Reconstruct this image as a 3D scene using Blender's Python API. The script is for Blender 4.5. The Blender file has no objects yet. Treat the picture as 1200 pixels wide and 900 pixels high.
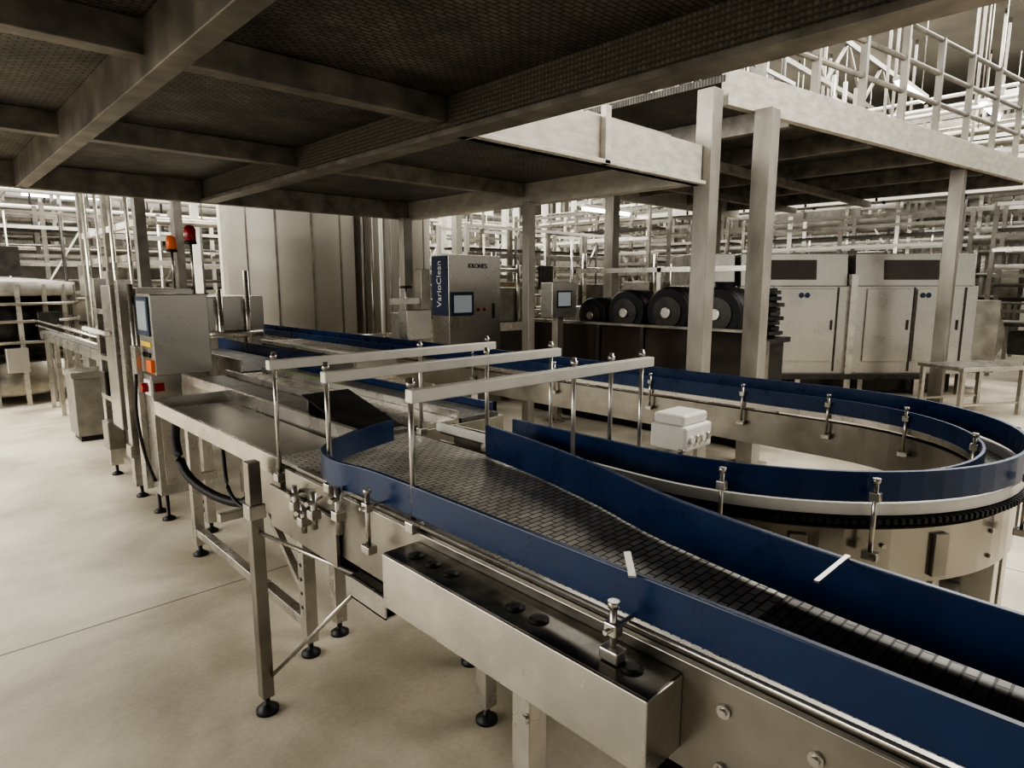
import bpy, math, random, bmesh
from mathutils import Vector, Matrix
random.seed(4)
COL=bpy.context.scene.collection
# ---------------------------------------------------------------- materials
def newmat(name):
    m=bpy.data.materials.new(name); m.use_nodes=True
    nt=m.node_tree; b=nt.nodes['Principled BSDF']
    return m,nt,b
def mat(name,col,rough=.5,metal=0.,var=.0,scale=6.,bump=0.,stretch=None,emit=None):
    m,nt,b=newmat(name)
    b.inputs['Base Color'].default_value=(*col,1); b.inputs['Roughness'].default_value=rough; b.inputs['Metallic'].default_value=metal
    if emit:
        b.inputs['Emission Color'].default_value=(*emit[0],1); b.inputs['Emission Strength'].default_value=emit[1]
    tc=nt.nodes.new('ShaderNodeTexCoord'); mp=nt.nodes.new('ShaderNodeMapping')
    nt.links.new(tc.outputs['Object'],mp.inputs['Vector'])
    if stretch: mp.inputs['Scale'].default_value=stretch
    n=nt.nodes.new('ShaderNodeTexNoise'); n.inputs['Scale'].default_value=scale; n.inputs['Detail'].default_value=5
    nt.links.new(mp.outputs['Vector'],n.inputs['Vector'])
    if var>0:
        r=nt.nodes.new('ShaderNodeValToRGB')
        r.color_ramp.elements[0].position=.3; r.color_ramp.elements[1].position=.72
        r.color_ramp.elements[0].color=(*[c*(1-var) for c in col],1)
        r.color_ramp.elements[1].color=(*[min(1,c*(1+var)) for c in col],1)
        nt.links.new(n.outputs['Fac'],r.inputs['Fac']); nt.links.new(r.outputs['Color'],b.inputs['Base Color'])
        mr=nt.nodes.new('ShaderNodeMapRange'); mr.inputs['To Min'].default_value=max(.05,rough-.12); mr.inputs['To Max'].default_value=min(1,rough+.12)
        nt.links.new(n.outputs['Fac'],mr.inputs['Value']); nt.links.new(mr.outputs['Result'],b.inputs['Roughness'])
    if bump>0:
        bp=nt.nodes.new('ShaderNodeBump'); bp.inputs['Strength'].default_value=bump; bp.inputs['Distance'].default_value=.01
        nt.links.new(n.outputs['Fac'],bp.inputs['Height']); nt.links.new(bp.outputs['Normal'],b.inputs['Normal'])
    return m
STEEL=mat('brushed_steel',(.55,.525,.475),.28,.85,.18,5,.03)
STEELD=mat('aged_steel',(.32,.30,.26),.32,.8,.3,4,.05)
STEELW=mat('satin_steel_panel',(.47,.45,.41),.28,.78,.08,2.0,0)
TANKM=mat('dull_tank_steel',(.40,.38,.335),.6,.25,.08,.6,0)
SKIRT=mat('polished_steel_skirt',(.36,.34,.30),.2,.9,.25,3,.01,(1,1,.3))
GALV=mat('galvanised_fascia',(.60,.565,.50),.45,.3,.16,7,.05,(1,1,2.5))
BEAM=mat('galvanised_beam',(.25,.23,.20),.46,.5,.4,6,.1)
COLM=mat('galvanised_column',(.34,.32,.282),.40,.5,.26,5,.05,(1,1,.4))
WHITE=mat('white_paint',(.74,.72,.66),.4,.05,.07,6,0)
GREYP=mat('grey_painted_steel',(.26,.245,.215),.45,.3,.25,6,0)
BARM=mat('pale_bar_steel',(.78,.75,.68),.35,.2,.08,8,.02)
WHITEP=mat('white_plastic',(.82,.8,.75),.4,0,.03,6,0)
BLUE=mat('blue_plastic',(.011,.037,.112),.3,0,.14,9,.02)
BLACK=mat('black_rubber',(.012,.012,.013),.5,0,.2,20,.05)
DARKS=mat('dark_steel',(.07,.066,.06),.35,.6,.3,8,.03)
GLASSB=mat('smoked_brown_panel',(.05,.04,.032),.12,0,.15,2,0)
SCREEN=mat('display_screen',(.26,.29,.31),.15,0,.05,4,0,emit=((.45,.5,.52),.2))
RED=mat('red_lens',(.28,.008,.008),.25,0,.05,5,0)
ORANGE=mat('orange_lens',(.6,.12,.02),.3,0,.05,5,0,emit=((.9,.2,.02),.1))
YELLOW=mat('yellow_label',(.75,.5,.05),.5,0,.05,5,0)
GREENY=mat('green_strip',(.13,.17,.07),.5,0,.1,5,0)
NAVY=mat('navy_print',(.02,.035,.08),.5,0,.05,5,0)
LAMP=mat('lamp_tube',(1,1,1),.5,0,0,1,0,emit=((1,.98,.93),14))
WALL=mat('hall_wall',(.22,.205,.175),.8,0,.4,1.3,0)
CEIL=mat('hall_ceiling',(.36,.34,.30),.9,0,.2,.6,0)
CARD=mat('stacked_crates',(.30,.24,.16),.7,0,.3,6,.1)
def floor_mat():
    m,nt,b=newmat('concrete_floor'); N=nt.nodes; L=nt.links
    tc=N.new('ShaderNodeTexCoord')
    n1=N.new('ShaderNodeTexNoise'); n1.inputs['Scale'].default_value=.7; n1.inputs['Detail'].default_value=7; n1.inputs['Roughness'].default_value=.56; n1.inputs['Distortion'].default_value=.3
    L.new(tc.outputs['Object'],n1.inputs['Vector'])
    r=N.new('ShaderNodeValToRGB'); r.color_ramp.elements[0].position=.36; r.color_ramp.elements[1].position=.58
    r.color_ramp.elements[0].color=(.38,.335,.255,1); r.color_ramp.elements[1].color=(.73,.665,.55,1)
    L.new(n1.outputs['Fac'],r.inputs['Fac'])
    n2=N.new('ShaderNodeTexNoise'); n2.inputs['Scale'].default_value=45; n2.inputs['Detail'].default_value=3
    L.new(tc.outputs['Object'],n2.inputs['Vector'])
    mx=N.new('ShaderNodeMix'); mx.data_type='RGBA'; mx.blend_type='OVERLAY'; mx.inputs[0].default_value=.15
    L.new(r.outputs['Color'],mx.inputs[6]); L.new(n2.outputs['Fac'],mx.inputs[7])
    sp=N.new('ShaderNodeSeparateXYZ'); L.new(tc.outputs['Object'],sp.inputs[0])
    outs=[]
    for ax,off,per in (('Y',3.69,6.),('X',-1.2,6.)):
        a=N.new('ShaderNodeMath'); a.operation='SUBTRACT'; a.inputs[1].default_value=off-per/2; L.new(sp.outputs[ax],a.inputs[0])
        f=N.new('ShaderNodeMath'); f.operation='FLOORED_MODULO'; f.inputs[1].default_value=per; L.new(a.outputs[0],f.inputs[0])
        s=N.new('ShaderNodeMath'); s.operation='SUBTRACT'; s.inputs[1].default_value=per/2; L.new(f.outputs[0],s.inputs[0])
        ab=N.new('ShaderNodeMath'); ab.operation='ABSOLUTE'; L.new(s.outputs[0],ab.inputs[0])
        lt=N.new('ShaderNodeMath'); lt.operation='LESS_THAN'; lt.inputs[1].default_value=.006; L.new(ab.outputs[0],lt.inputs[0]); outs.append(lt)
    mm=N.new('ShaderNodeMath'); mm.operation='MAXIMUM'; L.new(outs[0].outputs[0],mm.inputs[0]); L.new(outs[1].outputs[0],mm.inputs[1])
    m2=N.new('ShaderNodeMix'); m2.data_type='RGBA'; m2.inputs[7].default_value=(.18,.15,.11,1)
    L.new(mm.outputs[0],m2.inputs[0]); L.new(mx.outputs[2],m2.inputs[6]); L.new(m2.outputs[2],b.inputs['Base Color'])
    mr=N.new('ShaderNodeMapRange'); mr.inputs['To Min'].default_value=.32; mr.inputs['To Max'].default_value=.55
    L.new(n1.outputs['Fac'],mr.inputs['Value']); L.new(mr.outputs['Result'],b.inputs['Roughness'])
    return m
FLOOR=floor_mat()
def belt_mat(name,c1,c2,mort,rough,metal,bw=.075,rh=.03,spec=.5):
    m,nt,b=newmat(name); N=nt.nodes; L=nt.links
    tc=N.new('ShaderNodeTexCoord'); br=N.new('ShaderNodeTexBrick')
    br.inputs['Scale'].default_value=1; br.inputs['Brick Width'].default_value=bw; br.inputs['Row Height'].default_value=rh
    br.inputs['Mortar Size'].default_value=.0022; br.inputs['Color1'].default_value=(*c1,1); br.inputs['Color2'].default_value=(*c2,1); br.inputs['Mortar'].default_value=(*mort,1)
    L.new(tc.outputs['UV'],br.inputs['Vector'])
    n=N.new('ShaderNodeTexNoise'); n.inputs['Scale'].default_value=7; L.new(tc.outputs['Object'],n.inputs['Vector'])
    mr=N.new('ShaderNodeMapRange'); mr.inputs['From Min'].default_value=.3; mr.inputs['From Max'].default_value=.7; mr.inputs['To Min'].default_value=.65; mr.inputs['To Max'].default_value=1.1
    L.new(n.outputs['Fac'],mr.inputs['Value'])
    mx=N.new('ShaderNodeVectorMath'); mx.operation='SCALE'; L.new(br.outputs['Color'],mx.inputs[0]); L.new(mr.outputs['Result'],mx.inputs['Scale']); L.new(mx.outputs[0],b.inputs['Base Color'])
    bp=N.new('ShaderNodeBump'); bp.inputs['Strength'].default_value=.8; bp.inputs['Distance'].default_value=.004; bp.invert=True
    L.new(br.outputs['Fac'],bp.inputs['Height']); L.new(bp.outputs['Normal'],b.inputs['Normal'])
    b.inputs['Roughness'].default_value=rough; b.inputs['Metallic'].default_value=metal; b.inputs['Specular IOR Level'].default_value=spec
    return m
BELTG=belt_mat('grey_modular_belt',(.72,.68,.60),(.56,.53,.465),(.05,.05,.045),.34,.25,.05,.022)
BELTD=belt_mat('dark_chain_belt',(.27,.255,.23),(.18,.17,.152),(.01,.01,.009),.4,.35,.05,.022,.4)
def deck_mat():
    m,nt,b=newmat('patterned_deck_underside'); N=nt.nodes; L=nt.links
    tc=N.new('ShaderNodeTexCoord'); br=N.new('ShaderNodeTexBrick')
    br.inputs['Scale'].default_value=1; br.inputs['Brick Width'].default_value=.06; br.inputs['Row Height'].default_value=.03; br.inputs['Mortar Size'].default_value=.005
    br.inputs['Color1'].default_value=(.15,.14,.123,1); br.inputs['Color2'].default_value=(.11,.103,.09,1); br.inputs['Mortar'].default_value=(.045,.042,.037,1)
    L.new(tc.outputs['Object'],br.inputs['Vector'])
    n=N.new('ShaderNodeTexNoise'); n.inputs['Scale'].default_value=3; n.inputs['Detail'].default_value=8; n.inputs['Roughness'].default_value=.7; L.new(tc.outputs['Object'],n.inputs['Vector'])
    mr=N.new('ShaderNodeMapRange'); mr.inputs['From Min'].default_value=.3; mr.inputs['From Max'].default_value=.7; mr.inputs['To Min'].default_value=.45; mr.inputs['To Max'].default_value=1.7
    L.new(n.outputs['Fac'],mr.inputs['Value'])
    mx=N.new('ShaderNodeVectorMath'); mx.operation='SCALE'; L.new(br.outputs['Color'],mx.inputs[0]); L.new(mr.outputs['Result'],mx.inputs['Scale']); L.new(mx.outputs[0],b.inputs['Base Color'])
    bp=N.new('ShaderNodeBump'); bp.inputs['Strength'].default_value=.35; bp.inputs['Distance'].default_value=.006; bp.invert=True
    L.new(br.outputs['Fac'],bp.inputs['Height']); L.new(bp.outputs['Normal'],b.inputs['Normal'])
    b.inputs['Roughness'].default_value=.5; b.inputs['Metallic'].default_value=.3
    return m
DECK=deck_mat()
def tread_mat():
    m,nt,b=newmat('tread_plate_beam'); N=nt.nodes; L=nt.links
    tc=N.new('ShaderNodeTexCoord'); c=N.new('ShaderNodeTexVoronoi'); c.inputs['Scale'].default_value=42; c.inputs['Randomness'].default_value=.15; L.new(tc.outputs['Object'],c.inputs['Vector'])
    r=N.new('ShaderNodeValToRGB'); r.color_ramp.elements[0].color=(.48,.44,.37,1); r.color_ramp.elements[1].color=(.16,.148,.124,1); r.color_ramp.elements[1].position=.5
    L.new(c.outputs['Distance'],r.inputs['Fac']); L.new(r.outputs['Color'],b.inputs['Base Color'])
    bp=N.new('ShaderNodeBump'); bp.inputs['Strength'].default_value=.6; bp.inputs['Distance'].default_value=.008; bp.invert=True
    L.new(c.outputs['Distance'],bp.inputs['Height']); L.new(bp.outputs['Normal'],b.inputs['Normal'])
    b.inputs['Roughness'].default_value=.42; b.inputs['Metallic'].default_value=.4
    return m
TREAD=tread_mat()
# ---------------------------------------------------------------- mesh builder
class MB:
    def __init__(s): s.v=[];s.f=[];s.uv={};s.sm=set()
    def box(s,a,b):
        x0,y0,z0=[min(p,q) for p,q in zip(a,b)]; x1,y1,z1=[max(p,q) for p,q in zip(a,b)]
        i=len(s.v); s.v+=[(x0,y0,z0),(x1,y0,z0),(x1,y1,z0),(x0,y1,z0),(x0,y0,z1),(x1,y0,z1),(x1,y1,z1),(x0,y1,z1)]
        s.f+=[(i,i+3,i+2,i+1),(i+4,i+5,i+6,i+7),(i,i+1,i+5,i+4),(i+1,i+2,i+6,i+5),(i+2,i+3,i+7,i+6),(i+3,i,i+4,i+7)]
        return s
    def cbox(s,c,d): return s.box([c[k]-d[k]/2 for k in range(3)],[c[k]+d[k]/2 for k in range(3)])
    def bar(s,p,q,w,h=None):
        h=h or w; p=Vector(p);q=Vector(q);d=(q-p).normalized(); up=Vector((0,0,1)) if abs(d.z)<.95 else Vector((0,1,0))
        sx=d.cross(up).normalized()*w/2; sy=sx.cross(d).normalized()*h/2
        i=len(s.v)
        for o in (p,q):
            for a,b in ((-1,-1),(1,-1),(1,1),(-1,1)): s.v.append(tuple(o+sx*a+sy*b))
        s.f+=[(i,i+1,i+2,i+3),(i+7,i+6,i+5,i+4)]+[(i+k,i+4+k,i+4+(k+1)%4,i+(k+1)%4) for k in range(4)]
        return s
    def cyl(s,p,q,r,r2=None,n=16,cap=True):
        r2=r if r2 is None else r2
        p=Vector(p);q=Vector(q);d=(q-p).normalized(); up=Vector((0,0,1)) if abs(d.z)<.95 else Vector((0,1,0))
        a=d.cross(up).normalized(); b=d.cross(a).normalized(); i=len(s.v)
        for o,rr in ((p,r),(q,r2)):
            for k in range(n):
                t=2*math.pi*k/n; s.v.append(tuple(o+a*math.cos(t)*rr+b*math.sin(t)*rr))
        for k in range(n):
            s.sm.add(len(s.f)); s.f.append((i+k,i+(k+1)%n,i+n+(k+1)%n,i+n+k))
        if cap: s.f+=[tuple(i+k for k in reversed(range(n))),tuple(i+n+k for k in range(n))]
        return s
    def tube(s,pts,r,n=10):
        pts=[Vector(p) for p in pts]; i=len(s.v); m=len(pts)
        for j,p in enumerate(pts):
            d=(pts[min(j+1,m-1)]-pts[max(j-1,0)]).normalized(); up=Vector((0,0,1)) if abs(d.z)<.9 else Vector((0,1,0))
            a=d.cross(up).normalized(); b=d.cross(a).normalized()
            for k in range(n):
                t=2*math.pi*k/n; s.v.append(tuple(p+a*math.cos(t)*r+b*math.sin(t)*r))
        for j in range(m-1):
            for k in range(n):
                s.sm.add(len(s.f)); s.f.append((i+j*n+k,i+j*n+(k+1)%n,i+(j+1)*n+(k+1)%n,i+(j+1)*n+k))
        s.f+=[tuple(i+k for k in range(n)),tuple(i+(m-1)*n+k for k in reversed(range(n)))]
        return s
    def lathe(s,c,prof,n=32):
        i=len(s.v)
        for r,z in prof:
            for k in range(n):
                t=2*math.pi*k/n; s.v.append((c[0]+math.cos(t)*r,c[1]+math.sin(t)*r,c[2]+z))
        for j in range(len(prof)-1):
            for k in range(n):
                s.sm.add(len(s.f)); s.f.append((i+j*n+k,i+j*n+(k+1)%n,i+(j+1)*n+(k+1)%n,i+(j+1)*n+k))
        s.f+=[tuple(i+k for k in reversed(range(n))),tuple(i+(len(prof)-1)*n+k for k in range(n))]
        return s
    def strip(s,L,R,z0,z1):
        i=len(s.v); m=len(L); acc=[0]
        for j in range(m):
            if j: acc.append(acc[-1]+(Vector(L[j])-Vector(L[j-1])).length)
            s.v+=[(*L[j],z0),(*R[j],z0),(*R[j],z1),(*L[j],z1)]
        for j in range(m-1):
            a=i+4*j;b=a+4
            for k in range(4):
                f=(a+k,a+(k+1)%4,b+(k+1)%4,b+k)
                if k==2:
                    w0=(Vector(R[j])-Vector(L[j])).length; w1=(Vector(R[j+1])-Vector(L[j+1])).length
                    s.uv[len(s.f)]=[(w0,acc[j]),(0,acc[j]),(0,acc[j+1]),(w1,acc[j+1])]
                s.f.append(f)
        s.f+=[(i+3,i+2,i+1,i),tuple(i+4*(m-1)+k for k in range(4))]
        return s
def offset(path,d):
    out=[];m=len(path)
    for j,p in enumerate(path):
        t=(Vector(path[min(j+1,m-1)])-Vector(path[max(j-1,0)])).normalized()
        out.append((p[0]+t.y*d,p[1]-t.x*d))
    return out
def smooth(pts,n=8):
    P=[Vector(p) for p in pts]; P=[2*P[0]-P[1]]+P+[2*P[-1]-P[-2]]; out=[]
    for i in range(1,len(P)-2):
        for k in range(n):
            t=k/n; a,b,c,d=P[i-1:i+3]
            out.append(tuple(.5*((2*b)+(c-a)*t+(2*a-5*b+4*c-d)*t*t+(3*b-a-3*c+d)*t**3)))
    out.append(tuple(P[-2])); return out
def guide(mb,path,z0,z1,t=.012): return mb.strip(offset(path,-t/2),offset(path,t/2),z0,z1)
def mk(name,mb,material,loc=(0,0,0),bev=0,local=False):
    me=bpy.data.meshes.new(name); o=Vector((0,0,0)) if local else Vector(loc)
    me.from_pydata([tuple(Vector(v)-o) for v in mb.v],[],mb.f)
    for k in mb.sm: me.polygons[k].use_smooth=True
    if mb.uv:
        ul=me.uv_layers.new(name='UVMap')
        for fi,c in mb.uv.items():
            for li,uv in zip(me.polygons[fi].loop_indices,c): ul.data[li].uv=uv
    me.materials.append(material); me.update()
    b=bmesh.new(); b.from_mesh(me); bmesh.ops.recalc_face_normals(b,faces=b.faces); b.to_mesh(me); b.free()
    ob=bpy.data.objects.new(name,me); COL.objects.link(ob)
    if bev:
        md=ob.modifiers.new('bev','BEVEL'); md.width=bev; md.segments=2; md.limit_method='ANGLE'; md.angle_limit=1.0
    return ob
def thing(name,label,cat,loc=(0,0,0),rot=0,group=None):
    e=bpy.data.objects.new(name,None); e.empty_display_size=.1; COL.objects.link(e); e.location=loc; e.rotation_euler=(0,0,rot)
    e['label']=label; e['category']=cat
    if group: e['group']=group
    return e
def part(root,name,mb,material,bev=0,local=False,label=None,sub=None):
    ob=mk(name,mb,material,root.location,bev,local); ob.parent=sub or root
    if label: ob['label']=label
    return ob
def solo(name,label,cat,mb,material,loc=(0,0,0),bev=0,group=None):
    ob=mk(name,mb,material,loc,bev); ob.location=loc; ob['label']=label; ob['category']=cat
    if group: ob['group']=group
    return ob
def clone(root,loc,rot=None,label=None,sc=None):
    def rec(o,par):
        c=o.copy(); COL.objects.link(c)
        if par: c.parent=par
        for ch in o.children: rec(ch,c)
        return c
    c=rec(root,None); c.location=loc
    if rot is not None: c.rotation_euler=(0,0,rot)
    if sc: c.scale=sc
    if label: c['label']=label
    return c
def structure(name,mb,material):
    o=mk(name,mb,material); o['kind']='structure'; return o
def text(root,name,body,size,material,matrix,sub=None):
    cu=bpy.data.curves.new(name,'FONT'); cu.body=body; cu.size=size; cu.extrude=.002; cu.align_x='CENTER'; cu.align_y='CENTER'
    t=bpy.data.objects.new(name+'_tmp',cu); COL.objects.link(t)
    dg=bpy.context.evaluated_depsgraph_get(); me=bpy.data.meshes.new_from_object(t.evaluated_get(dg)); bpy.data.objects.remove(t)
    me.transform(matrix); me.transform(Matrix.Translation(-Vector(root.location))); me.materials.clear(); me.materials.append(material)
    o=bpy.data.objects.new(name,me); COL.objects.link(o); o.parent=sub or root; return o
OCC=[]
def occ(x0,y0,x1,y1): OCC.append((x0,y0,x1,y1))
def free(x0,y0,x1,y1): return all(x1<a or x0>c or y1<b or y0>d for a,b,c,d in OCC)
# ---------------------------------------------------------------- setting
structure('floor',MB().box((-8,-6,-.1),(24,24,0)),FLOOR)
structure('ceiling',MB().box((-8,-6,7.5),(24,24,7.6)),CEIL)
structure('wall_north',MB().box((-8,23.8,0),(24,24,7.5)),WALL)
structure('wall_east',MB().box((23.8,-6,0),(24,23.8,7.5)),WALL)
# ---------------------------------------------------------------- near mezzanine
pl=thing('mezzanine_platform','low steel mezzanine with galvanised beams and patterned deck underside','platform',(5.2,2.98,0))
part(pl,'deck',MB().box((-3,-3,2.82),(2.5,3.1,2.88)).box((-3,3.1,2.82),(5.12,7.35,2.88)),DECK)
for x,y0,y1 in ((.87,-3,7.3),(-1.2,-3,7.3)):
    part(pl,'beam',MB().box((x-.048,y0,2.6),(x+.048,y1,2.82)),BEAM,.004)
for y,x0,x1,zb in ((5.05,-3,4.95,2.68),(7.28,-3,5.1,2.6),(3.1,-3,2.4,2.68)):
    part(pl,'beam',MB().box((x0,y-.05,zb),(x1,y+.05,2.819)),BEAM,.004)
part(pl,'edge_beam',MB().box((2.40,-3,2.63),(2.46,7.2,2.95)),TREAD,label='deep tread-plate edge beam')
part(pl,'beam',MB().box((2.36,-3,2.6),(2.52,7.2,2.63)),BEAM)
part(pl,'fascia',MB().box((2.46,2.98,2.6),(5.12,3.05,2.93)).box((2.53,2.93,2.6),(5.12,3.05,2.63)),GALV,.004,label='pale galvanised fascia channel')
part(pl,'fascia',MB().box((4.98,3.05,2.6),(5.12,7.2,2.93)),GALV,.004)
part(pl,'stiffener',MB().box((3.72,2.93,2.6),(3.78,2.98,3.0)),GALV,.003)
part(pl,'column',MB().box((5.13,2.9,0),(5.29,3.06,3.4)).box((5.08,2.85,0),(5.34,3.11,.02)),COLM,.006)
part(pl,'column',MB().box((4.85,4.82,0),(4.95,4.92,2.61)).box((4.8,4.77,0),(5.0,4.97,.02)),COLM,.006)
part(pl,'column',MB().box((4.82,7.1,0),(4.96,7.22,2.61)).box((4.77,7.05,0),(5.01,7.27,.02)),COLM,.006)
# ---------------------------------------------------------------- far walkway platform
rp=thing('raised_walkway','galvanised steel walkway platform with guardrail on tall columns','platform',(5.84,2.75,0))
def wy(x): return 2.95-(x-5.4)*.15
L=[(x,wy(x)) for x in (5.4,13.5)]
part(rp,'fascia',MB().strip(offset(L,.04),offset(L,-.04),3.3,3.62),GALV,.004,label='pale galvanised fascia channel')
part(rp,'deck',MB().strip([(5.4,2.95),(13.5,1.75)],[(5.4,7.0),(13.5,7.0)],3.5,3.56),DECK)
for x in (6.6,8.2,9.8,11.4,13):
    part(rp,'beam',MB().box((x-.05,wy(x)+.1,3.3),(x+.05,7,3.5)),BEAM)
for y in (4.3,5.7):
    part(rp,'beam',MB().box((5.4,y-.06,3.2),(13.5,y+.06,3.3)),BEAM)
part(rp,'beam',MB().box((5.4,6.9,3.2),(13.5,7.0,3.6)),GALV)
for x,y in ((5.84,2.76),(10.75,2.3),(8.2,6.3),(11.4,6.3)):
    part(rp,'column',MB().box((x-.085,y-.085,0),(x+.085,y+.085,3.31)).box((x-.14,y-.14,0),(x+.14,y+.14,.02)),COLM,.006)
for k in range(9):
    x=5.9+k*.9; y=wy(x)
    part(rp,'guardrail_post',MB().box((x-.035,y-.035,3.4),(x+.035,y+.035,4.7)),COLM)
for z in (3.95,4.3,4.68):
    part(rp,'guardrail',MB().cyl((5.45,wy(5.45),z),(13.5,wy(13.5),z),.03,n=10),COLM)
st=thing('steel_channel','short grey steel channel lying on the mezzanine edge','steel channel',(4.3,3.3,2.93))
part(st,'channel',MB().box((3.9,3.25,2.94),(5.05,3.4,2.97)).box((3.9,3.25,2.94),(5.05,3.27,3.05)),GALV)
# ---------------------------------------------------------------- main conveyor
mc=thing('bottle_conveyor','steel bottle conveyor with blue side guides and grey modular belt','conveyor',(1.1,1.0,0))
near=smooth([(.93,-1.6),(.93,0),(.93,1.2),(.925,1.55),(.90,1.72),(.94,1.88),(1.04,1.97),(1.17,2.04),(1.35,2.10)],8)
inner=smooth([(1.225,-1.6),(1.23,-.3),(1.245,.15),(1.275,.5),(1.335,.85),(1.42,1.134),(1.49,1.45),(1.534,1.743)],8)
part(mc,'side_guide',guide(MB(),near,1.135,1.22,.014),BLUE,.002,label='glossy dark blue plastic guide')
part(mc,'side_guide',guide(MB(),inner,1.108,1.228,.014),BLUE,.002,label='glossy dark blue plastic guide')
part(mc,'belt',MB().strip([(1.56,y/10) for y in range(5,24)],[(.965,y/10) for y in range(5,24)],1.085,1.1),BELTG,label='grey tiled modular belt')
part(mc,'belt',MB().strip([(1.31,y/10) for y in range(-16,6)],[(.965,y/10) for y in range(-16,6)],1.08,1.097),BELTD,label='dark slatted chain belt')
part(mc,'wear_strip',MB().box((.945,-1.6,1.085),(.962,2.1,1.108)),STEEL)
part(mc,'guide_support_rod',MB().cyl((.915,-1.6,1.125),(.915,1.5,1.125),.006,n=8),STEEL)
part(mc,'side_frame',MB().box((.925,-1.6,.88),(.94,2.15,1.095)).box((.925,-1.6,.88),(.96,2.15,.892)),STEELD,.002)
part(mc,'side_frame',MB().box((1.57,.2,.90),(1.585,2.3,1.08)),STEELD,.002)
part(mc,'side_frame',MB().box((1.32,-1.6,.90),(1.335,.4,1.075)),STEELD,.002)
part(mc,'joint_plate',MB().box((.919,-.05,.9),(.925,.2,1.08)),STEEL,.001)
part(mc,'belt_shade_plate',MB().box((.96,-1.6,.80),(1.55,2.1,.82)),DARKS)  # dark plate added so the space under the belt stays dark
for y,z in [(y,z) for y in (-.4,-.25,-.02,.17,.3,.45) for z in (.93,1.04)]:
    part(mc,'bolt',MB().cyl((.925,y,z),(.913,y,z),.0075,n=6).cyl((.925,y,z),(.919,y,z),.012,n=14),STEEL)
def foot(root,x,y,h=.08):
    return part(root,'foot',MB().lathe((x,y,0),[(.045,0),(.045,.012),(.02,.03),(.013,.034),(.013,h)],20),BLACK)
def leg(root,x,y,zt,w=.06,m=STEEL):
    part(root,'leg',MB().cbox((x,y,(zt+.07)/2),(w,w,zt-.07)),m,.003); foot(root,x,y)
for x,y in ((.985,-.35),(.985,.97),(1.53,.5),(1.53,1.75)): leg(mc,x,y,.88)
for z in (.8,.74): part(mc,'bolt',MB().cyl((.955,.95,z),(.945,.95,z),.012,n=6),STEEL)
for y in (.97,1.75):
    part(mc,'cross_brace',MB().box((1.0,y-.02,.72),(1.52,y+.02,.78)),STEELD)
def bracket(root,x,y,zb,top,side=1):
    b=part(root,'guide_bracket',MB().cyl((x,y,zb),(x,y,top+.012),.007),STEEL)
    part(root,'clamp_head',MB().cbox((x,y,top-.035),(.024,.028,.026)),STEEL,.003,sub=b)
    part(root,'clamp_base',MB().cbox((x,y,zb+.012),(.03,.042,.024)),STEEL,.003,sub=b)
    part(root,'cap',MB().cyl((x,y,top+.005),(x,y,top+.018),.011,n=14),STEEL,sub=b)
    if side: part(root,'arm',MB().cyl((x-.025,y,top-.035),(x+side*.06,y,top-.035),.005,n=10),STEEL,sub=b)
bracket(mc,.865,.64,1.074,1.17); bracket(mc,.875,1.5,1.0,1.17); bracket(mc,.88,-.3,1.0,1.17)
part(mc,'guide_strap',MB().bar((1.265,.385,1.232),(1.11,.385,1.232),.009,.004),STEEL)
part(mc,'guide_strap',MB().bar((.905,.63,1.224),(.985,.70,1.224),.014,.004),STEEL)
bx=thing('drive_cover_box','long brushed steel cover box with dark oily top and plugs','machine cover',(.87,.93,.9))
part(bx,'body',MB().box((.815,.53,.925),(.924,1.335,1.068)),STEEL,.002)
part(bx,'top_plate',MB().box((.819,.534,1.068),(.922,1.332,1.0715)),mat('oily_dark_plate',(.15,.14,.12),.22,.7,.7,12,.04),0,label='dark oily steel top plate')
for y in (.60,.83,.90,1.12,1.19,1.26):
    part(bx,'plug',MB().lathe((.870,y,1.0715),[(.021,0),(.021,.003),(.012,.0035),(.012,.005)],24),BLACK)
def gantry(y,rods):
    g=thing('crossbar_frame','pale square steel crossbar on thin threaded rods over the conveyor','support frame',(.9,y,1.1),group='crossbar frames over the conveyor')
    part(g,'crossbar',MB().box((.905,y-.016,1.449),(1.985,y+.016,1.484)),BARM,.003)
    for x,zb in rods:
        r=part(g,'rod',MB().cyl((x,y+.026,zb),(x,y+.026,1.51),.008,n=12),STEEL)
        part(g,'clamp',MB().cbox((x,y+.024,zb+.015),(.04,.036,.03)),STEEL,.003,sub=r)
        part(g,'nut',MB().cyl((x,y+.026,1.487),(x,y+.026,1.50),.013,n=6),STEEL,sub=r)
gantry(1.33,[(.93,1.09),(1.58,1.1),(1.78,1.1),(1.965,.9)])
gantry(1.79,[(.93,1.09),(1.60,1.1),(1.965,.9)])
gantry(2.20,[(.94,1.03),(1.58,1.1),(1.965,.9)])
# ---------------------------------------------------------------- loop conveyor
lc=thing('loop_conveyor','curved steel conveyor turning back with tall blue outer guides','conveyor',(2.55,1.15,0))
C=(2.55,1.15)
def uturn(r,y0,y1,n=40):
    p=[(C[0]-r,y0+(C[1]-y0)*k/6) for k in range(6)]
    p+=[(C[0]+r*math.cos(math.pi+math.pi*k/n),C[1]+r*math.sin(math.pi+math.pi*k/n)) for k in range(n+1)]
    p+=[(C[0]+r,C[1]+(y1-C[1])*k/20) for k in range(1,21)]
    return p
YE=8.5
part(lc,'outer_guide',guide(MB(),uturn(.87,1.75,YE),1.14,1.228,.014),BLUE,.002,label='glossy dark blue plastic guide')
part(lc,'inner_guide',guide(MB(),uturn(.75,1.75,YE),1.11,1.185,.012),BLUE,.002,label='dark blue plastic guide')
part(lc,'belt',MB().strip(uturn(.85,2.25,YE),uturn(.765,2.25,YE),1.08,1.1),BELTD,label='dark chain belt')
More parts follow.
